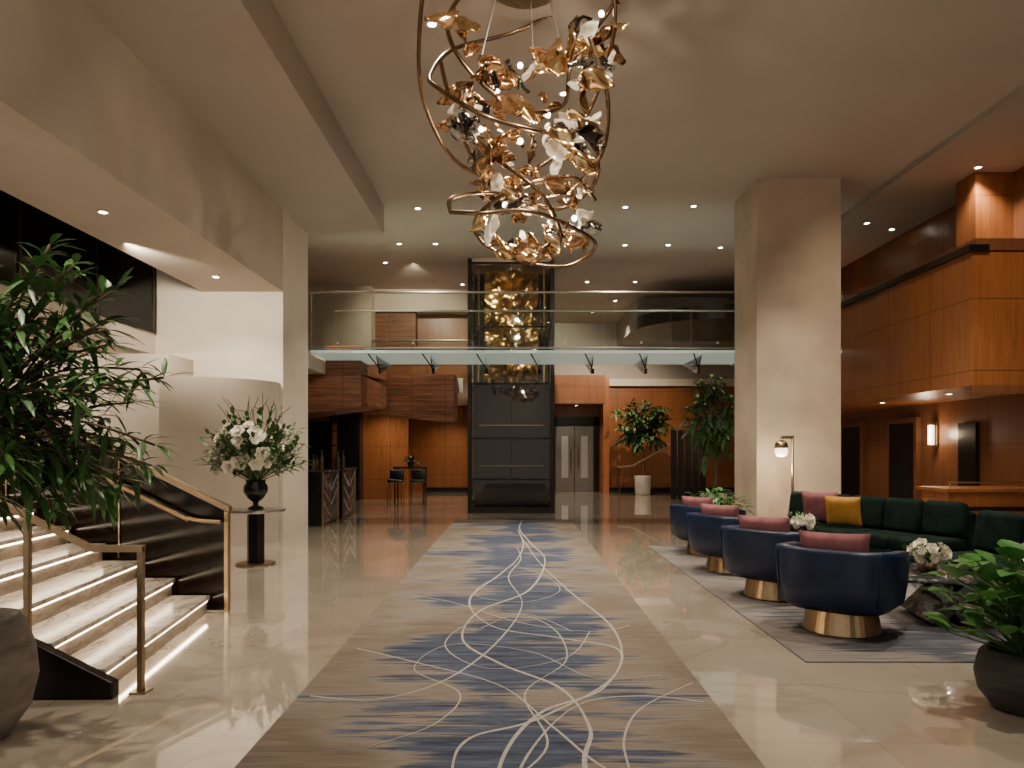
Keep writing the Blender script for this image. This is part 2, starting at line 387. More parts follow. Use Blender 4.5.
# glass balustrade far side
gb=empty('glass_balustrade',(-2.7,6.70,0),0,'smoked glass stair balustrade with brass handrail','balustrade')
mb=MB(); v=[(0,0,.01),(0,0,.92),(-3.1,0,2.47),(-3.1,0,1.0),(-1.0,0,.01)]; v2=[(a,.02,c) for a,_,c in v]
mb.add(v+v2,[(0,1,2,3,4),(9,8,7,6,5),(0,5,6,1),(1,6,7,2),(2,7,8,3),(3,8,9,4),(4,9,5,0)]).obj('glass_panel',M_tint,gb)
MB().box(-.02,.02,-.02,.04,0,.93).obj('newel_post',M_brass,gb,bevel=.005)
mb=MB(); v=[(.03,-.03,.93),(.03,-.03,.975),(-3.1,-.03,2.53),(-3.1,-.03,2.485)]; v2=[(a,.05,c) for a,_,c in v]
mb.add(v+v2,[(0,1,2,3),(7,6,5,4),(0,4,5,1),(1,5,6,2),(2,6,7,3),(3,7,4,0)]).obj('cap_rail',M_brass,gb,bevel=.004)
MB().tube(catmull([(-.02,-.10,.84),(-.3,-.10,.87),(-.6,-.10,1.0),(-3.1,-.10,2.25)],8),.02).obj('handrail',M_brass,gb,smooth=True)
for xx in (-.75,-1.5,-2.4):
    MB().tube([(xx,0,.5*-xx+.66),(xx,-.10,.5*-xx+.70)],.01).obj('rail_bracket',M_brass,gb)
for xx in (-1.0,-2.05):
    MB().box(xx-.006,xx+.006,-.012,.03,.5*-xx+.0,.5*-xx+.9).obj('panel_joint',M_brassd,gb)
# near brass handrail
hr=empty('brass_handrail',(-2.33,4.46,0),0,'slim brass handrail with square posts beside bottom steps','handrail')
MB().box(-.018,.018,-.018,.018,0,.90).obj('post',M_brassd,hr,bevel=.003)
MB().box(-.05,.05,-.05,.05,0,.012).obj('base_plate',M_brassd,hr)
MB().box(-.72,-.684,-.018,.018,.32,1.07).obj('post',M_brassd,hr,bevel=.003)
mb=MB(); v=[]
path=[(.018,.87),(.018,.91),(-.31,.91),(-1.6,1.56),(-1.6,1.52),(-.30,.87)]
for yy in (-.022,.022): v+=[(a,yy,c) for a,c in path]
f=[(0,1,2,5),(5,2,3,4),(11,8,7,6),(10,9,8,11)]+[(i,6+i,6+(i+1)%6,(i+1)%6) for i in range(6)]
mb.add(v,f).obj('rail',M_brass,hr)
# balcony rail upper left
br=empty('balcony_railing',(-6.02,9.5,3.45),0,'dark glass balcony railing with bronze top rail','railing')
MB().box(-.01,.01,-2.5,2.5,0,1.1).obj('glass_panel',M_tint,br)
MB().box(-.03,.03,-2.5,2.5,1.1,1.16).obj('top_rail',M_steel,br)
for k in range(4): MB().box(-.04,.02,-2.4+1.6*k-.03,-2.4+1.6*k+.03,0,1.1).obj('baluster_post',M_dark,br)
br=empty('mezzanine_railing',(-2.75,20.05,3.5),0,'clear glass mezzanine railing with steel top rail','railing')
for k in range(3): MB().box(-1.45+.97*k,-.50+.97*k,-.01,.01,0,1.02).obj('glass_panel',M_bridgeg,br)
MB().tube([(-1.5,0,1.05),(1.5,0,1.05)],.03).obj('top_rail',M_steel,br)
ur=empty('upper_stair_rail',(-6.9,8.2,3.45),0,'dark bronze sloping stair rail on upper level','handrail')
MB().tube([(0,0,.3),(.7,2.6,1.5)],.03).obj('rail',M_brassd,ur)
for t in (.1,.9): MB().tube([(.7*t,2.6*t,0),(.7*t,2.6*t,.3+1.2*t)],.02).obj('post',M_dark,ur)
# ------------------------------------------------------------ bridge
bg=empty('glass_bridge',(0,14.95,3.44),0,'glass footbridge with glass fins and rails crossing the lobby','bridge')
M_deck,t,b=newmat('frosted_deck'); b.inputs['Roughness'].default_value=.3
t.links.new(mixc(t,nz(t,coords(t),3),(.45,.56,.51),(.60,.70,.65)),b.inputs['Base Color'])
b.inputs['Emission Color'].default_value=(.80,.95,.85,1); b.inputs['Emission Strength'].default_value=.22  # faint emission stands in for light caught by the deck glass
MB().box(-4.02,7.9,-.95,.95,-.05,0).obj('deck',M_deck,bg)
for yy in (-.95,.93):
    for k in range(8):
        x0=-4.0+1.48*k; MB().box(x0,x0+1.46,yy,yy+.02,-.02,1.1).obj('rail_panel',M_bridgeg,bg)
    MB().tube([(-4.02,yy+.01,1.13),(7.9,yy+.01,1.13)],.022).obj('top_rail',M_steel,bg)
    MB().tube([(-4.02,yy+.01,.05),(7.9,yy+.01,.05)],.018).obj('bottom_rail',M_steel,bg)
for k in range(9):
    x=-2.75+1.06*k
    mb=MB(); v=[(x-.01,-.9,-.05),(x-.01,.9,-.05),(x-.01,-.55,-.42)]; v2=[(x+.01,b_,c_) for _,b_,c_ in v]
    mb.add(v+v2,[(0,1,2),(5,4,3),(0,3,4,1),(1,4,5,2),(2,5,3,0)]).obj('glass_fin',M_bridgeg,bg)
    MB().tube([(x-.16,-.9,-.06),(x,-.6,-.30),(x+.02,.8,-.08)],.014,6).tube([(x+.02,-.6,-.32),(x+.02,-.6,-.42)],.03,8).obj('spider_bracket',M_dark,bg)
for k in range(8):
    x=-3.5+1.48*k
    MB().tube([(x,-.97,.15),(x,-.93,.15)],.025,8).obj('glass_clamp',M_steel,bg)
# ------------------------------------------------------------ elevator tower
ev=empty('glass_elevator_tower',(-.14,18.1,0),0,'dark steel and glass elevator tower with gold relief inside','elevator')
w=.98; d=1.0
for sx in (-1,1):
    for sy in (-1,1):
        MB().box(sx*w-.05,sx*w+.05,sy*d-.05,sy*d+.05,0,6.04).obj('corner_post',M_dark,ev,bevel=.01)
for z in (.0,.78,1.75,3.05,4.4,5.92):
    mb=MB(); h=.04
    for sy in (-1,1): mb.box(-w,w,sy*d-.03,sy*d+.03,z,z+h if z else .14)
    for sx in (-1,1): mb.box(sx*w-.03,sx*w+.03,-d,d,z,z+h if z else .14)
    mb.obj('cross_beam',M_dark,ev)
for z0,z1 in ((.14,1.75),(1.80,3.05),(3.10,5.92)):
    MB().box(-w+.06,-.01,-d-.01,-d+.01,z0,z1).obj('glass_panel',M_shaftg,ev)
    MB().box(.01,w-.06,-d-.01,-d+.01,z0,z1).obj('glass_panel',M_shaftg,ev)
    for sx in (-1,1): MB().box(sx*w-.01,sx*w+.01,-d+.08,d-.08,z0,z1).obj('glass_panel',M_shaftg,ev)
for x in (-.80,.80): MB().box(x-.02,x+.02,-.5,-.42,3.1,5.92).obj('guide_rail',M_brassd,ev)
MB().box(-w+.06,w-.06,-.3,-.25,.14,3.2).obj('back_panel',M_mirror,ev)
for sx in (-1,1): MB().box(sx*.88-.01,sx*.88+.01,-.95,-.3,.14,3.05).obj('side_panel',M_mirror,ev)
for z in (1.1,2.1):
    MB().box(-.80,.80,-.40,-.34,z,z+.02).obj('horizontal_band',M_brass,ev)  # thin brass bands across the black lower panel
mb=MB(); nx,nzv=30,60; v=[];f=[]
for j in range(nzv+1):
    for i in range(nx+1):
        x=-.66+1.32*i/nx; z=3.15+2.75*j/nzv
        v.append((x,-.35-.28*noise.noise(Vector((x*3,z*3,0)))-.12*noise.noise(Vector((x*9,z*9,3))),z))
for j in range(nzv):
    for i in range(nx): a=j*(nx+1)+i; f.append((a,a+1,a+nx+2,a+nx+1))
mb.add(v,f).obj('gold_relief',M_relief,ev,smooth=True)
MB().box(-w+.06,w-.06,.0,.04,3.1,5.92).obj('relief_backing',M_black,ev)
# ------------------------------------------------------------ downlights
DL=[(-1.87,13.57),(2.03,13.5),(3.3,13.45),(2.4,16),(3.36,16),(4.58,16.2),(1.15,8.4),(-.91,7.7),(.6,9.2),(-1.8,15.9),(-2.6,15.9),(-3.2,17.5),(1.9,19.5),(3.2,19.5),
    (3.0,22.0),(1.5,23.5),(-1.5,19.8),(-1.5,4.5),(2.5,4.2),(.2,10.0)]
DLS=[(6.9,14.2),(7.6,14.6),(7.3,11.4),(7.0,17.0)]
def downmesh():
    mb=MB(); mb.lathe([(.055,0),(.07,-.006),(.07,-.012),(.045,-.012),(.043,-.006)],20,0); mb.lathe([(.042,-.007),(.042,-.009)],20,1)
    o=mb.obj('recessed_downlight',[M_potw,M_down],smooth=False); return o
dl=downmesh(); first=True
def putdl(x,y,z):
    global first
    if first: o=dl; first=False
    else: o=dl.copy(); C.objects.link(o)
    o.location=(x,y,z); tag(o,'small round recessed ceiling downlight glowing warm white','light','ceiling downlights')
GAIN=1.75
def spot(x,y,z,p,ang=100,col=(1,.86,.69),r=.06,tgt=None,blend=.8):
    l=bpy.data.lights.new('spot','SPOT'); l.energy=p*GAIN; l.spot_size=math.radians(ang); l.spot_blend=blend; l.color=col; l.shadow_soft_size=r
    o=bpy.data.objects.new('spot_light',l); C.objects.link(o); o.location=(x,y,z)
    if tgt: o.rotation_euler=(Vector(tgt)-Vector((x,y,z))).to_track_quat('-Z','Y').to_euler()
    return o
for x,y in DL: putdl(x,y,6.06)
for x,y in DLS: putdl(x,y,5.98)
for x,y in [(-4.6,5),(-4.6,8),(-4.6,11)]: putdl(x,y,4.15); spot(x,y,4.12,120,120)
for x,y in [(6.9,11.5),(6.9,13.6),(6.9,15.8)]: putdl(x,y,2.4); spot(x,y,2.37,38,130,col=(1,.76,.5))
for x,y in [(-3.9,21.0),(-2.4,22.5),(-2.4,24.8)]: putdl(x,y,3.1); spot(x,y,3.07,110,130,col=(1,.8,.57))  # downlights added under the soffit to brighten the lobby panel
putdl(2.07,25.0,3.05); spot(2.07,25.0,3.02,50,120)
for x,y in [(-1.87,13.57),(2.03,13.5),(3.36,16),(1.15,8.4),(-.91,7.7),(-2.6,15.9),(1.9,19.5),(2.2,10.6),(-1.9,10.6),(3.9,9.5),(3.9,6.5),(5.5,8.0),(1.0,22.5),(3.0,23.5),(-1.5,4.5),(2.5,4.2),(-2.0,18.5)]:
    spot(x,y,6.03,330 if y<17 else 270,88 if y<16 else 110)  # far spots added to brighten the back, some without fixtures
for x,y in [(7.3,11.4),(7.0,17.0)]: spot(x,y,5.94,170,120)
# added spots with no fixture, aimed to brighten single features
spot(3.9,6.0,6.0,420,50,tgt=(6.4,11.5,3.2),col=(1,.78,.55))
spot(2.3,7.5,6.0,450,34,tgt=(4.7,12.1,1.9))
spot(-2.0,8.0,6.0,400,28,tgt=(-3.4,9.4,1.3))
spot(0,3.0,6.0,600,60,tgt=(.1,7,4.5))
spot(1.6,5.0,6.0,300,60,tgt=(.1,7,4.5))
spot(0,18.0,6.0,250,70,tgt=(-3.2,22,1.3),col=(1,.8,.58))
spot(-.5,17.3,5.9,110,80,tgt=(-.2,17.85,4.0),col=(1,.84,.6))
spot(.3,17.3,3.3,60,100,tgt=(-.1,17.8,4.8),col=(1,.84,.6))
spot(-5.0,9.2,4.1,240,80,tgt=(-5.0,12.0,3.4),col=(1,.86,.68))
spot(-7.6,9.5,3.0,140,130,tgt=(-7.6,12.0,1.8))
spot(-3.0,13.8,6.0,450,60,tgt=(-3.8,16,2.6),col=(1,.78,.55))
spot(-2.5,17.5,6.0,220,80,tgt=(-3.0,21,4.4),col=(1,.82,.62))
spot(3.5,22.0,5.2,380,90,tgt=(3.5,26,1.8),col=(1,.8,.58))
spot(.5,22.0,5.9,350,90,tgt=(.8,26,3.6),col=(1,.84,.66))
spot(-1.6,2.5,5.5,380,40,tgt=(-2.8,3.8,1.9))
# world
W=bpy.data.worlds.new('world'); S.world=W; W.use_nodes=True
W.node_tree.nodes['Background'].inputs[0].default_value=(1,.88,.76,1); W.node_tree.nodes['Background'].inputs[1].default_value=.65
# ------------------------------------------------------------ armchairs
def superell(a,b,t,n=3.2):
    c,s=math.cos(t),math.sin(t)
    return (a*math.copysign(abs(c)**(2/n),c), b*math.copysign(abs(s)**(2/n),s))
def armchair(loc,rz,label):
    e=empty('armchair',loc,rz,label,'chair','navy lounge chairs')
    MB().lathe([(.30,0),(.305,.01),(.27,.19),(.25,.20)],48).obj('base',M_brass,e,smooth=False)
    mb=MB(); n=56; v=[];f=[]
    for i in range(n+1):
        t=math.radians(-90-140+280*i/n); k=abs(i/n-.5)*2
        top=.70-.06*max(0,(k-.35)/.65)**1.5
        for (sa,sb,z) in ((.76,.76,.20),(.92,.92,.26),(.97,.97,.42),(1.0,1.0,top-.03),(.98,.98,top),(.82,.80,top+.002),(.79,.77,top-.03),(.76,.74,.30)):
            x,y=superell(.48*sa,.45*sb,t); v.append((x,y,z))
    K=8
    for i in range(n):
        for k in range(K): f.append((i*K+k,(i+1)*K+k,(i+1)*K+(k+1)%K,i*K+(k+1)%K))
    f.append(tuple(range(K))); f.append(tuple(n*K+k for k in range(K))[::-1])
    mb.add(v,f).obj('shell',M_navy,e,smooth=True)
    for a in (-90-48,-90+48):
        sm=MB(); P=[]
        for (sa,z) in ((.94,.26),(.978,.42),(1.007,.66),(.98,.702)):
            x,y=superell(.48*sa,.45*sa,math.radians(a)); P.append((x,y,z))
        sm.tube(P,.006,6); sm.obj('piping',M_navy,e,smooth=True)
    mb=MB(); v=[];f=[]; n=48; prof=[(.80,.20),(.88,.24),(.80,.40),(.78,.435),(.70,.45),(.3,.455)]
    for s,z in prof:
        for i in range(n):
            x,y=superell(.46*s,.44*s,2*math.pi*i/n); v.append((x,y+.03,z))
    for j in range(len(prof)-1):
        for i in range(n): f.append((j*n+i,j*n+(i+1)%n,(j+1)*n+(i+1)%n,(j+1)*n+i))
    f.append(tuple((len(prof)-1)*n+i for i in range(n))); f.append(tuple(range(n))[::-1])
    mb.add(v,f).obj('seat',M_navy,e,smooth=True)
    return e
CH=[((2.69,5.97,.012),-42),((2.63,7.35,.012),-52),((2.64,8.9,.012),-58),((2.74,10.35,.012),-62)]
base=armchair(CH[0][0],math.radians(CH[0][1]),'navy leather tub armchair on round brass plinth')
for l,a in CH[1:]: copytree(base,l,math.radians(a))
def cushion(name,loc,rz,tilt,mat,w,h,th,label,group=None,roll=0):
    mb=MB(); n=16; v=[];f=[]
    for side in (1,-1):
        for j in range(n+1):
            for i in range(n+1):
                u=2*i/n-1; q=2*j/n-1
                th_=th*.5*((1-u**4)*(1-q**4))**.45
                v.append((u*w/2*(1-.06*(1-q*q)),side*th_,q*h/2*(1-.06*(1-u*u))))
    N1=(n+1)**2
    for j in range(n):
        for i in range(n):
            a=j*(n+1)+i; f.append((a,a+n+1,a+n+2,a+1)); f.append((N1+a,N1+a+1,N1+a+n+2,N1+a+n+1))
    o=mb.add(v,f).obj(name,mat,smooth=True); o.location=loc; o.rotation_euler=Euler((tilt,roll,rz),'XYZ')
    return tag(o,label,'cushion',group)
for i,(l,a) in enumerate(CH):
    r=math.radians(a); off=Matrix.Rotation(r,3,'Z')@Vector((0,-.17,0))
    cushion('cushion',(l[0]+off.x,l[1]+off.y,.66),r+math.radians(12),math.radians(14),M_pink,.54,.37,.14,'dusty pink velvet cushion leaning in navy armchair','pink chair cushions')
# ------------------------------------------------------------ sofas
def sofa(loc,rz,L,n,label):
    e=empty('sofa',loc,rz,label,'sofa','green velvet sofas')
    MB().box(-L/2+.05,L/2-.05,-.40,.40,0,.10).obj('plinth',M_black,e,bevel=.01)
    MB().box(-L/2,L/2,-.47,.45,.10,.28).obj('seat_base',M_green,e,bevel=.04,seg=4)
    MB().box(-L/2,L/2,.30,.47,.10,.74).obj('backrest',M_green,e,bevel=.06,seg=5)
    w=L/n
    for i in range(n):
        x0=-L/2+w*i
        MB().box(x0+.006,x0+w-.006,-.48,.28,.27,.43).obj('seat_cushion',M_green,e,bevel=.05,seg=5)
        Mx=Matrix.Translation((0,.2,.42))@Matrix.Rotation(math.radians(-9),4,'X')@Matrix.Translation((0,-.2,-.42))
        MB().box(x0+.006,x0+w-.006,.10,.28,.41,.86,0,Mx).obj('back_cushion',M_green,e,bevel=.075,seg=6)
    return e
sofa((4.60,9.75,.012),math.radians(-64),2.7,5,'long dark green velvet sofa with channelled back')
sofa((4.90,6.45,.012),math.radians(-78),2.3,4,'dark green velvet sofa with rounded back cushions')
cushion('cushion',(4.30,10.20,.69),math.radians(-44),math.radians(12),M_pink,.52,.46,.14,'dusty pink velvet cushion on green sofa')
cushion('cushion',(4.44,9.80,.67),math.radians(-44),math.radians(12),M_yel,.48,.42,.14,'mustard yellow velvet cushion on green sofa')
# ------------------------------------------------------------ coffee tables
def ctable(loc,rz,w,d,label):
    e=empty('coffee_table',loc,rz,label,'table','marble coffee tables')
    MB().box(-w/2,w/2,-d/2,d/2,.385,.42).obj('table_top',M_dkmarble,e,bevel=.012,seg=3)
    mb=MB(); 
    for a in (35,-35):
        mb.box(-.05,.05,-d*.34,d*.34,-.235,.235,0,Matrix.Translation((0,0,.19))@Matrix.Rotation(math.radians(a),4,'Y')@Matrix.Diagonal((1,1,.92,1)))
    for q in range(len(mb.v)):
        x,y,z=mb.v[q]; mb.v[q]=(x*1.3,y,min(max(z,0),.385))
    mb.obj('crossed_stone_base',M_dkmarble,e,bevel=.006)
    return e
ctable((3.72,6.35,.012),math.radians(-10),.85,.95,'dark marble coffee table on crossed stone legs')
ctable((3.60,9.10,.012),math.radians(-10),.58,.6,'small dark marble coffee table with vase')
# ------------------------------------------------------------ flowers
def rose(r):
    mb=MB()
    for ring,(nr,tilt,s) in enumerate(((6,1.25,1.0),(5,.85,.85),(4,.45,.65))):
        for k in range(nr):
            a=2*math.pi*k/nr+ring*.5; d=Vector((math.cos(a)*math.sin(tilt),math.sin(a)*math.sin(tilt),math.cos(tilt)))
            mb.leaf((0,0,0),d,r*s,r*s*1.1,-.15,0,.35)
    mb.lathe([(.01,0),(r*.28,r*.15),(r*.25,r*.4),(.01,r*.55)],8)
    return mb
def bouquet(e,z0,rx,rz,nl,nf,fr,L,mleaf,upb=.25,fs=(.5,.8)):
    mb=MB(); st_=MB()
    for _ in range(nl):
        a=R(0,2*math.pi); u=R(-.25,1); rr=math.sqrt(max(0,1-u*u)); 
        tip=Vector((rx*rr*math.cos(a),rx*rr*math.sin(a),z0+upb+rz*u))*1
        tip=Vector((0,0,z0))+(tip-Vector((0,0,z0)))*R(.55,1.1)
        if _%3==0: st_.tube([(0,0,z0-.05),tip],.004,4)
        d0=(tip-Vector((0,0,z0))).normalized()
        for k in range(4):
            d=(d0+Vector((R(-.9,.9),R(-.9,.9),R(-.6,.7)))).normalized()
            mb.leaf(tip-d0*.06*k,d,L*R(.7,1.2),L*.42,R(.0,.4))
    mb.obj('foliage',mleaf,e,smooth=True); st_.obj('stems',M_leafC,e)
    fm=rose(fr).obj('blossom',M_petal,e,smooth=True)
    for k in range(nf):
        o=fm if k==0 else fm.copy()
        if k: C.objects.link(o); o.parent=e
        a=R(0,2*math.pi); u=R(-.25,.75); rr=math.sqrt(1-u*u)
        if math.sin(a)>.3: a=-a
        d=Vector((rr*math.cos(a),rr*math.sin(a),u)); s=R(*fs)
        o.location=(d.x*rx*s*.8,d.y*rx*(s+.1),z0+upb+d.z*rz*s)
        o.rotation_euler=d.to_track_quat('Z','Y').to_euler(); sc=R(.7,1.3); o.scale=(sc,sc,sc)
pe=empty('pedestal_table',(-3.43,9.45,0),0,'round pedestal table with dark stem and glass top','table')
MB().lathe([(.25,0),(.25,.02),(.22,.03)],48).obj('foot_plate',M_brassd,pe)
MB().lathe([(.115,.03),(.115,.69)],6).obj('stem',M_dark,pe)
MB().lathe([(.37,.69),(.375,.70),(.375,.72),(.37,.725)],48).obj('table_top',M_steel,pe)
fl=empty('flower_arrangement',(-3.43,9.45,.726),0,'large white and green floral arrangement in black urn','flowers')
MB().lathe([(.10,0),(.10,.02),(.035,.05),(.035,.09),(.10,.14),(.15,.22),(.155,.29),(.12,.35),(.13,.38),(.10,.38),(.10,.3)],32).obj('urn',M_urn,fl,smooth=True)
bouquet(fl,.38,.60,.56,360,46,.085,.13,M_leafC,.30,(.55,1.0))
tw=MB()
for k in range(16):
    a=R(0,6.28); s=R(.1,.5); P=[(0,0,.4),(s*.4*math.cos(a),s*.4*math.sin(a),.85),(s*.75*math.cos(a+.3),s*.75*math.sin(a+.3),1.2),(s*math.cos(a),s*math.sin(a),R(1.3,1.55))]
    tw.tube(catmull(P,4),[.005]*12+[.002],5)
tw.obj('twigs',M_bark,fl)
for loc,lab in (((3.60,6.32,.433),'small white bouquet in brass bowl on coffee table'),((3.58,9.05,.433),'low white bouquet in dark bowl on marble table')):
    e=empty('table_bouquet',loc,0,lab,'flowers')
    MB().lathe([(.05,0),(.075,.01),(.08,.11),(.07,.12),(.065,.10)],28).obj('bowl',M_brass if loc[1]<7 else M_urn,e,smooth=True)
    bouquet(e,.10,.17,.12,45,14,.055,.07,M_leafB,.05,(.8,1.0))
# ------------------------------------------------------------ floor lamp
lp=empty('floor_lamp',(4.42,11.55,0),0,'slim brass floor lamp with hanging frosted shade','lamp')
MB().lathe([(.15,0),(.15,.02),(.14,.025)],32).obj('base',M_brassd,lp)
MB().tube([(0,0,.02),(0,0,1.70)],.022,10).obj('pole',M_brass,lp,smooth=True)
MB().box(-.19,.02,-.02,.02,1.68,1.73).obj('arm',M_brass,lp,bevel=.01)
MB().lathe([(.03,1.66),(.09,1.62),(.11,1.53),(.10,1.53),(.08,1.60)],28,0,(-.18,0,0)).obj('metal_cap',M_brass,lp,smooth=True)
MB().lathe([(.04,1.62),(.095,1.54),(.10,1.45),(.07,1.40),(.01,1.39)],28,0,(-.18,0,0)).obj('lamp_shade',M_shade,lp,smooth=True)
l=bpy.data.lights.new('lamp_glow','POINT'); l.energy=25; l.color=(1,.75,.5); l.shadow_soft_size=.08; o=bpy.data.objects.new('lamp_glow',l); C.objects.link(o); o.location=(4.2,11.5,1.3)
# wall sconce
sc=empty('wall_sconce',(7.99,13.7,1.55),0,'brass wall sconce with glowing glass cylinder','lamp')
MB().box(-.03,.0,-.05,.05,0,.5).obj('back_plate',M_brassd,sc,bevel=.005)
MB().lathe([(.055,.05),(.055,.42)],20,0,(-.11,0,0)).obj('glass_shade',M_shade,sc)
MB().lathe([(.065,.42),(.065,.46)],20,0,(-.11,0,0)).lathe([(.065,.02),(.065,.05)],20,0,(-.11,0,0)).box(-.11,-.02,-.01,.01,.43,.45).obj('bracket',M_brassd,sc)
l=bpy.data.lights.new('sconce_glow','POINT'); l.energy=20; l.color=(1,.75,.5); l.shadow_soft_size=.08; o=bpy.data.objects.new('sconce_glow',l); C.objects.link(o); o.location=(7.7,13.6,1.8)
pf=empty('framed_picture',(7.99,18.3,.9),0,'dark framed picture on wood wall','picture')
MB().box(-.04,0,-.4,.4,0,1.2).obj('frame',M_black,pf); MB().box(-.045,-.04,-.33,.33,.07,1.13).obj('print',M_dframe,pf)
# ------------------------------------------------------------ credenza right
cr=empty('wood_credenza',(7.1,11.0,0),0,'honey wood service counter with brass rail','counter')
MB().box(-.72,.72,-.35,.35,0,.88).obj('body',M_wood,cr,bevel=.005)
MB().box(-.78,.78,-.40,.40,.88,.93).obj('countertop',M_wood,cr,bevel=.006)
MB().box(-.72,.72,-.36,-.352,.60,.66).obj('shelf_gap_shade',M_black,cr)  # black strip stands in for the shade of a shelf gap
MB().tube([(-.72,-.36,1.02),(.72,-.36,1.02)],.012).tube([(-.7,-.36,.92),(-.7,-.36,1.02)],.01).tube([(.7,-.36,.92),(.7,-.36,1.02)],.01).obj('brass_rail',M_brass,cr)
# ------------------------------------------------------------ plants
def tree(e,trunk,cen,rad,nb,nl,L,W,mleaf,droop=.5,br=.012,tr=.03):
    tb=MB(); tb.tube(catmull(trunk,6),tr,8)
    lf=MB(); top=Vector(trunk[-1]); mid=Vector(trunk[len(trunk)//2])
    for _ in range(nb):
        while True:
            q=Vector((R(-1,1),R(-1,1),R(-1,1)))
            if .25<q.length<1: break
        tip=Vector(cen)+Vector((q.x*rad[0],q.y*rad[1],q.z*rad[2]))
        s=mid.lerp(top,R(.2,1))
        m=s.lerp(tip,.55)+Vector((0,0,.12*rad[2]))
        P=catmull([s,m,tip],5); tb.tube(P,br*.6,5)
        for k in range(nl):
            t=P[int(len(P)*(.45+.55*k/nl)) if k<nl-2 else -1]
            d0=(tip-s).normalized(); d=(d0*.6+Vector((R(-1,1),R(-1,1),R(-.7,.6)))).normalized()
            lf.leaf(t,d,L*R(.7,1.15),W*R(.8,1.2),droop*R(.4,1.3))
    tb.obj('trunk',M_bark,e,smooth=True); lf.obj('foliage',mleaf,e,smooth=True)
def pot(e,prof,mat,soil_r,soil_z):
    MB().lathe(prof,40).obj('pot',mat,e,smooth=True)
    MB().lathe([(soil_r,soil_z-.02),(soil_r*.98,soil_z),(.02,soil_z+.01)],24).obj('soil',M_soil,e)
e=empty('potted_tree',(-2.88,3.72,0),0,'large glossy-leaved indoor tree in weathered grey pot','plant')
pot(e,[(.20,0),(.22,.01),(.31,.14),(.345,.30),(.33,.46),(.28,.60),(.265,.63),(.235,.63),(.23,.55)],M_potg,.24,.57)
tree(e,[(0,0,.55),(-.02,.02,.9),(.02,-.02,1.3),(.0,0,1.7)],(.13,0,1.86),(1.10,.5,.76),150,20,.18,.036,M_leafA,.4)
e=empty('potted_pothos',(2.93,4.16,0),0,'bushy broad-leaved plant in charcoal round pot','plant')
pot(e,[(.14,0),(.16,.01),(.23,.10),(.25,.20),(.225,.31),(.20,.345),(.18,.345),(.175,.28)],M_potb,.18,.30)
mb=MB(); sm=MB()
for _ in range(150):
    a=R(0,6.28); r=R(.05,.42); h=R(.42,.92)-.22*r; tip=Vector((r*math.cos(a),r*math.sin(a),h)); 
    sm.tube([(0,0,.3),(tip.x*.4,tip.y*.4,h*.85),tip],.005,4)
    d=Vector((math.cos(a)+R(-.7,.7),math.sin(a)+R(-.7,.7),R(.0,1.1)))
    mb.leaf(tip,d,R(.13,.20),R(.11,.15),R(.1,.35),0,.2)
mb.obj('foliage',M_leafB,e,smooth=True); sm.obj('stems',M_leafC,e)
e=empty('potted_ficus',(4.23,24.2,0),0,'ficus tree in white cylindrical pot by far wall','plant')
pot(e,[(.22,0),(.25,.02),(.28,.6),(.29,.64),(.26,.64),(.25,.55)],M_potw,.25,.58)
tree(e,[(0,0,.55),(.05,0,1.1),(-.05,0,1.7),(.0,0,2.2)],(-.1,0,2.35),(1.15,.8,.85),90,14,.24,.10,M_leafC,.5)
e=empty('potted_ficus',(4.35,15.9,0),0,'ficus tree in white pot behind the column','plant')
pot(e,[(.22,0),(.25,.02),(.28,.5),(.29,.54),(.26,.54),(.25,.45)],M_potw,.25,.48)
tree(e,[(0,0,.45),(.05,0,1.1),(-.05,0,1.7),(.0,0,2.4)],(-.0,0,2.2),(.70,.5,1.05),60,12,.24,.09,M_leafC,.6)
e=empty('low_planter',(3.30,11.8,0),0,'low planter with dense green foliage beside column','plant')
pot(e,[(.20,0),(.23,.02),(.26,.28),(.27,.32),(.24,.32),(.23,.25)],M_potb,.23,.28)
mb=MB()
for _ in range(260):
    a=R(0,6.28); r=R(.0,.48); p=Vector((r*math.cos(a)*1.0,r*math.sin(a)*.6,R(.32,.90)-.3*r))
    mb.leaf(p,(math.cos(a)+R(-.6,.6),math.sin(a)*.4+R(-.4,.3),R(-.1,.7)),R(.14,.20),R(.06,.09),R(.2,.7))
mb.obj('foliage',M_leafB,e,smooth=True)
# ------------------------------------------------------------ host stands / bar
ba=empty('bar_counter',(-4.15,14.72,0),0,'black bar counter with chevron marble front panels','bar','bar counters')
MB().box(-.33,.33,-.62,.62,.0,1.06).obj('body',M_black,ba)
MB().box(-.38,.38,-.65,.65,1.06,1.10).obj('countertop',M_dkmarble,ba,bevel=.006)
MB().box(.33,.36,-.62,-.58,0,1.06).obj('brass_trim',M_brass,ba)
MB().box(.33,.36,.58,.62,0,1.06).obj('brass_trim',M_brass,ba)
MB().box(.33,.345,-.58,.58,.05,1.03).obj('marble_panel',M_dkmarble,ba)
for q in range(3):
    mb=MB(); x=.35; z=.12+.28*q
    mb.tube([(x,-.56,z+.32),(x,0,z),(x,.56,z+.32)],.010,4); mb.obj('chevron_inlay',M_steel,ba)
copytree(ba,(-4.15,16.32,0),0)
bb=empty('back_bar_cabinet',(-4.95,17.55,0),0,'tall black back-bar cabinet with lit shelves','cabinet')
MB().box(-.5,.5,.2,.25,0,2.2).obj('back_panel',M_dark,bb)
for x in (-.5,-.02,.46): MB().box(x,x+.04,-.2,.2,0,2.2).obj('upright',M_black,bb)
for z in (.9,1.25,1.6,1.95,2.15): MB().box(-.5,.5,-.2,.2,z,z+.03).obj('shelf',M_black,bb)
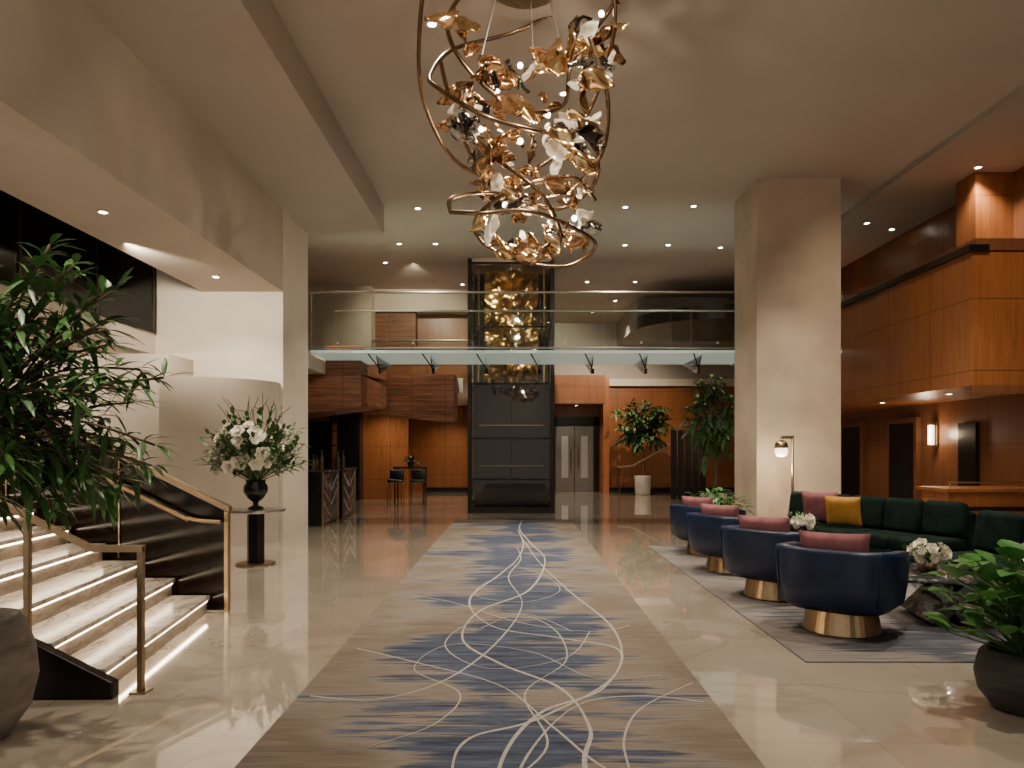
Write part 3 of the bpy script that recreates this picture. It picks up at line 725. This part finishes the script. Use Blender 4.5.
def bottle():
    return MB().lathe([(.035,0),(.037,.01),(.037,.17),(.014,.22),(.013,.29),(.015,.30)],14)
bo=bottle().obj('bottle',M_bottle,smooth=True); bo.location=(-4.1,14.5,1.10); tag(bo,'dark glass bottle on the bar','bottle','bar bottles')
for k,(x,y) in enumerate([(-4.0,14.75),(-4.2,15.1),(-3.95,15.9),(-4.05,16.15),(-3.98,16.5),(-4.2,16.8)]):
    o=bo.copy(); C.objects.link(o); o.location=(x,y,1.10); o.scale=(1.2,1.2,R(.9,1.4))
# high table + stools
ht=empty('bar_table',(-3.0,20.3,0),0,'dark high bar table by wood wall','table')
MB().box(-.45,.45,-.3,.3,.98,1.03).obj('table_top',M_black,ht)
for x in (-.4,.4):
    for y in (-.25,.25): MB().box(x-.02,x+.02,y-.02,y+.02,0,.98).obj('leg',M_dark,ht)
def stool(loc):
    e=empty('bar_stool',loc,0,'dark upholstered bar stool with slim legs','stool','bar stools')
    MB().box(-.2,.2,-.2,.2,.62,.70).obj('seat',M_black,e,bevel=.02,seg=3)
    MB().box(-.2,.2,.17,.21,.70,.95).obj('backrest',M_black,e,bevel=.015,seg=3)
    for x in (-.18,.18):
        for y in (-.18,.18): MB().tube([(x*.9,y*.9,.62),(x*1.1,y*1.1,0)],.013,6).obj('leg',M_brassd,e)
    return e
s0=stool((-3.3,19.6,0)); copytree(s0,(-2.7,19.6,0),0)
e=empty('counter_plant',(-3.0,20.3,1.03),0,'small leafy plant in dark pot on bar table','plant')
MB().lathe([(.07,0),(.1,.16),(.08,.16)],16).obj('pot',M_potb,e)
mb=MB()
for _ in range(60):
    a=R(0,6.28); mb.leaf((0,0,.15),(math.cos(a),math.sin(a),R(.2,1.6)),R(.15,.35),.06,R(.1,.6))
mb.obj('foliage',M_leafC,e,smooth=True)
# steel doors far
for k in range(2):
    e=empty('steel_door',(1.72+.70*k,25.94,0),0,'brushed steel lobby door with vertical window and pull','door','steel double doors')
    MB().box(-.34,.34,-.04,.04,0,2.35).obj('leaf',M_doorst,e,bevel=.005)
    MB().box(-.12,.12,-.05,-.041,.5,2.0).obj('window_pane',M_steel,e)
    MB().tube([(.22*(1-2*k),-.09,.8),(.22*(1-2*k),-.09,1.5)],.015).obj('handle',M_brass,e)
sbox('trim_41',1.20,1.37,25.85,26,0,2.5,M_dark); sbox('trim_42',2.77,2.95,25.85,26,0,2.7,M_dark); sbox('trim_43',1.20,2.95,25.85,26,2.4,2.7,M_dark)
e=empty('partition_screen',(5.2,22.0,0),0,'black slatted partition screen by ramp','screen')
for k in range(5): MB().box(-.5+.22*k,-.32+.22*k,-.03,.03,0,2.1).obj('panel',M_black,e,bevel=.01)
e=empty('ramp_handrail',(3.25,23.2,0),0,'sloping brass ramp handrail on slim posts','handrail')
MB().tube([(0,0,.95),(.5,0,1.0),(1.9,0,1.75)],.03).obj('rail',M_brassd,e)
for x,z in ((.05,.95),(1.85,1.72)): MB().tube([(x,0,0),(x,0,z)],.02).obj('post',M_brassd,e)
# ------------------------------------------------------------ chandelier
chx,chy=.08,7.0
ch=empty('chandelier',(chx,chy,0),0,'sculptural bronze vine chandelier with gold and glass leaves','chandelier')
k_=7/720
def pp(px,py,y): return ((px-525)*k_,y,1.5+(450-py)*k_)
T=[
 [pp(560,-30,0),pp(500,-25,-.5),pp(440,-5,-.5),pp(420,55,-.1),pp(424,100,.3),pp(455,140,.6),pp(510,150,.7),pp(570,120,.6),pp(604,70,.2),pp(612,20,-.2),pp(590,-25,-.3)],
 [pp(600,-30,.3),pp(520,-12,.7),pp(450,20,.5),pp(430,75,.0),pp(445,115,-.5),pp(490,150,-.7),pp(545,155,-.5),pp(590,135,0),pp(600,165,.4),pp(560,195,.4),pp(500,190,.1),pp(455,205,-.2),pp(453,222,-.3)],
 [pp(470,-30,.2),pp(450,40,-.3),pp(470,90,-.4),pp(520,120,-.2),pp(565,90,.3),pp(575,40,.4),pp(610,5,.1),pp(622,-15,0)],
 [pp(585,60,-.4),pp(605,110,-.2),pp(600,155,.1),pp(560,180,.4),pp(505,175,.4),pp(470,150,.1),pp(452,110,-.2),pp(440,60,0)],
 [pp(453,222,-.3),pp(480,230,-.5),pp(530,225,-.4),pp(580,235,-.1),pp(597,242,.2),pp(570,255,.4),pp(520,250,.4),pp(480,235,.2),pp(478,215,0),pp(520,195,-.2),pp(570,185,-.2),pp(595,200,0)],
 [pp(470,130,.2),pp(500,170,-.2),pp(540,205,-.3),pp(560,240,0),pp(530,262,.1)],
]
for q in T: MB().tube(catmull(q,12),.021,10).obj('bronze_vine',M_bronze,ch,smooth=True)
MB().lathe([(.35,6.0),(.35,6.05)],32).obj('canopy',M_brassd,ch)
for x,y in ((-.45,.1),(.35,-.1),(.1,.4)): MB().tube([(x*.6,y*.6,6.0),(x,y,5.3)],.005,6).obj('cable',M_steel,ch)
def leafgeo(mb,seed,cup,Mx=None,m=0):
    nu,nv=8,12; v=[];f=[]
    for j in range(nv+1):
        t=j/nv; w=.33*math.sin(math.pi*min(1,.04+t*.96))**.75*(1-.3*t)+.012*math.sin(t*22+seed)
        for i in range(nu+1):
            u=2*i/nu-1
            z=cup*(u*u)*w*.6+.06*math.sin(t*8+u*3+seed)+.28*(t-.5)**2*(1 if seed%2 else -1)
            q=Vector((u*w,t-.45,z)); v.append(Mx@q if Mx else q)
    for j in range(nv):
        for i in range(nu): a=j*(nu+1)+i; f.append((a,a+1,a+nu+2,a+nu+1))
    return mb.add(v,f,m)
def leafmesh(seed,mat,cup):
    o=leafgeo(MB(),seed,cup).obj('leaf_ornament',mat,ch,smooth=True); o.modifiers.new('s','SOLIDIFY').thickness=.025
    return o
LM=[M_gold,M_copper,M_crystal,M_bronzel,M_clearl,M_gold,M_clearl,M_copper]
protos=[leafmesh(k+1,LM[k],(.6,.8,.5,1.0,.7,.9,.4,.9)[k]) for k in range(8)]
def place(k):
    if k<58:
        t=R(0,1); px=528+R(-80,78)*(1-.25*t); py=50+140*t; y=R(-.6,.5); s=R(.26,.40)
    elif k<82:
        py=R(198,258); px=537+R(-58,58)*(1-.5*max(0,(py-235)/25)); y=R(-.4,.4); s=R(.20,.31)
    elif k<92: px=R(578,618); py=R(-28,62); y=R(-.3,.3); s=R(.26,.38)
    else: px=R(436,475); py=R(40,150); y=R(-.4,.4); s=R(.22,.30)
    return pp(px,py,y),(R(0,6.28),R(0,6.28),R(0,6.28)),s
for k in range(98):
    pr=protos[k%8]; o=pr if k<8 else pr.copy()
    if k>=8: C.objects.link(o); o.parent=ch
    l,r,s=place(k); o.location=l; o.rotation_euler=r; o.scale=(s,s,s)
mb=MB()
for k in range(70):
    l,r,s=place(int(R(0,98))); s*=.6
    leafgeo(mb,k,R(.4,1),Matrix.Translation(l)@Euler(r).to_matrix().to_4x4()@Matrix.Diagonal((s,s,s,1)),k%4)
o=mb.obj('small_leaf_ornaments',[M_gold,M_copper,M_bronzel,M_crystal],ch,smooth=True); o['kind']='stuff'
glow_orb=None
for (px,py,y) in ((497,95,-.1),(548,110,.1),(520,150,-.2),(570,150,.1),(505,205,0),(548,240,-.1),(575,215,.1),(520,60,.1),(600,20,-.1),(480,120,.2)):
    if glow_orb is None: o=glow_orb=MB().lathe([(.004,-.028),(.02,-.02),(.028,0),(.02,.02),(.004,.028)],12).obj('glow_orb',M_gloworb,ch,smooth=True)  # small emissive orbs added to make the chandelier brighter
    else: o=glow_orb.copy(); C.objects.link(o); o.parent=ch
    o.location=pp(px,py,y)
for (px,py,y) in ((520,110,0),(540,225,0)):
    l=bpy.data.lights.new('chandelier_fill','POINT'); l.energy=45; l.color=(1,.85,.65); l.shadow_soft_size=.05  # unseen point fill added inside the chandelier to brighten it
    o=bpy.data.objects.new('chandelier_fill',l); C.objects.link(o); q=pp(px,py,y); o.location=(q[0]+chx,q[1]+chy,q[2])
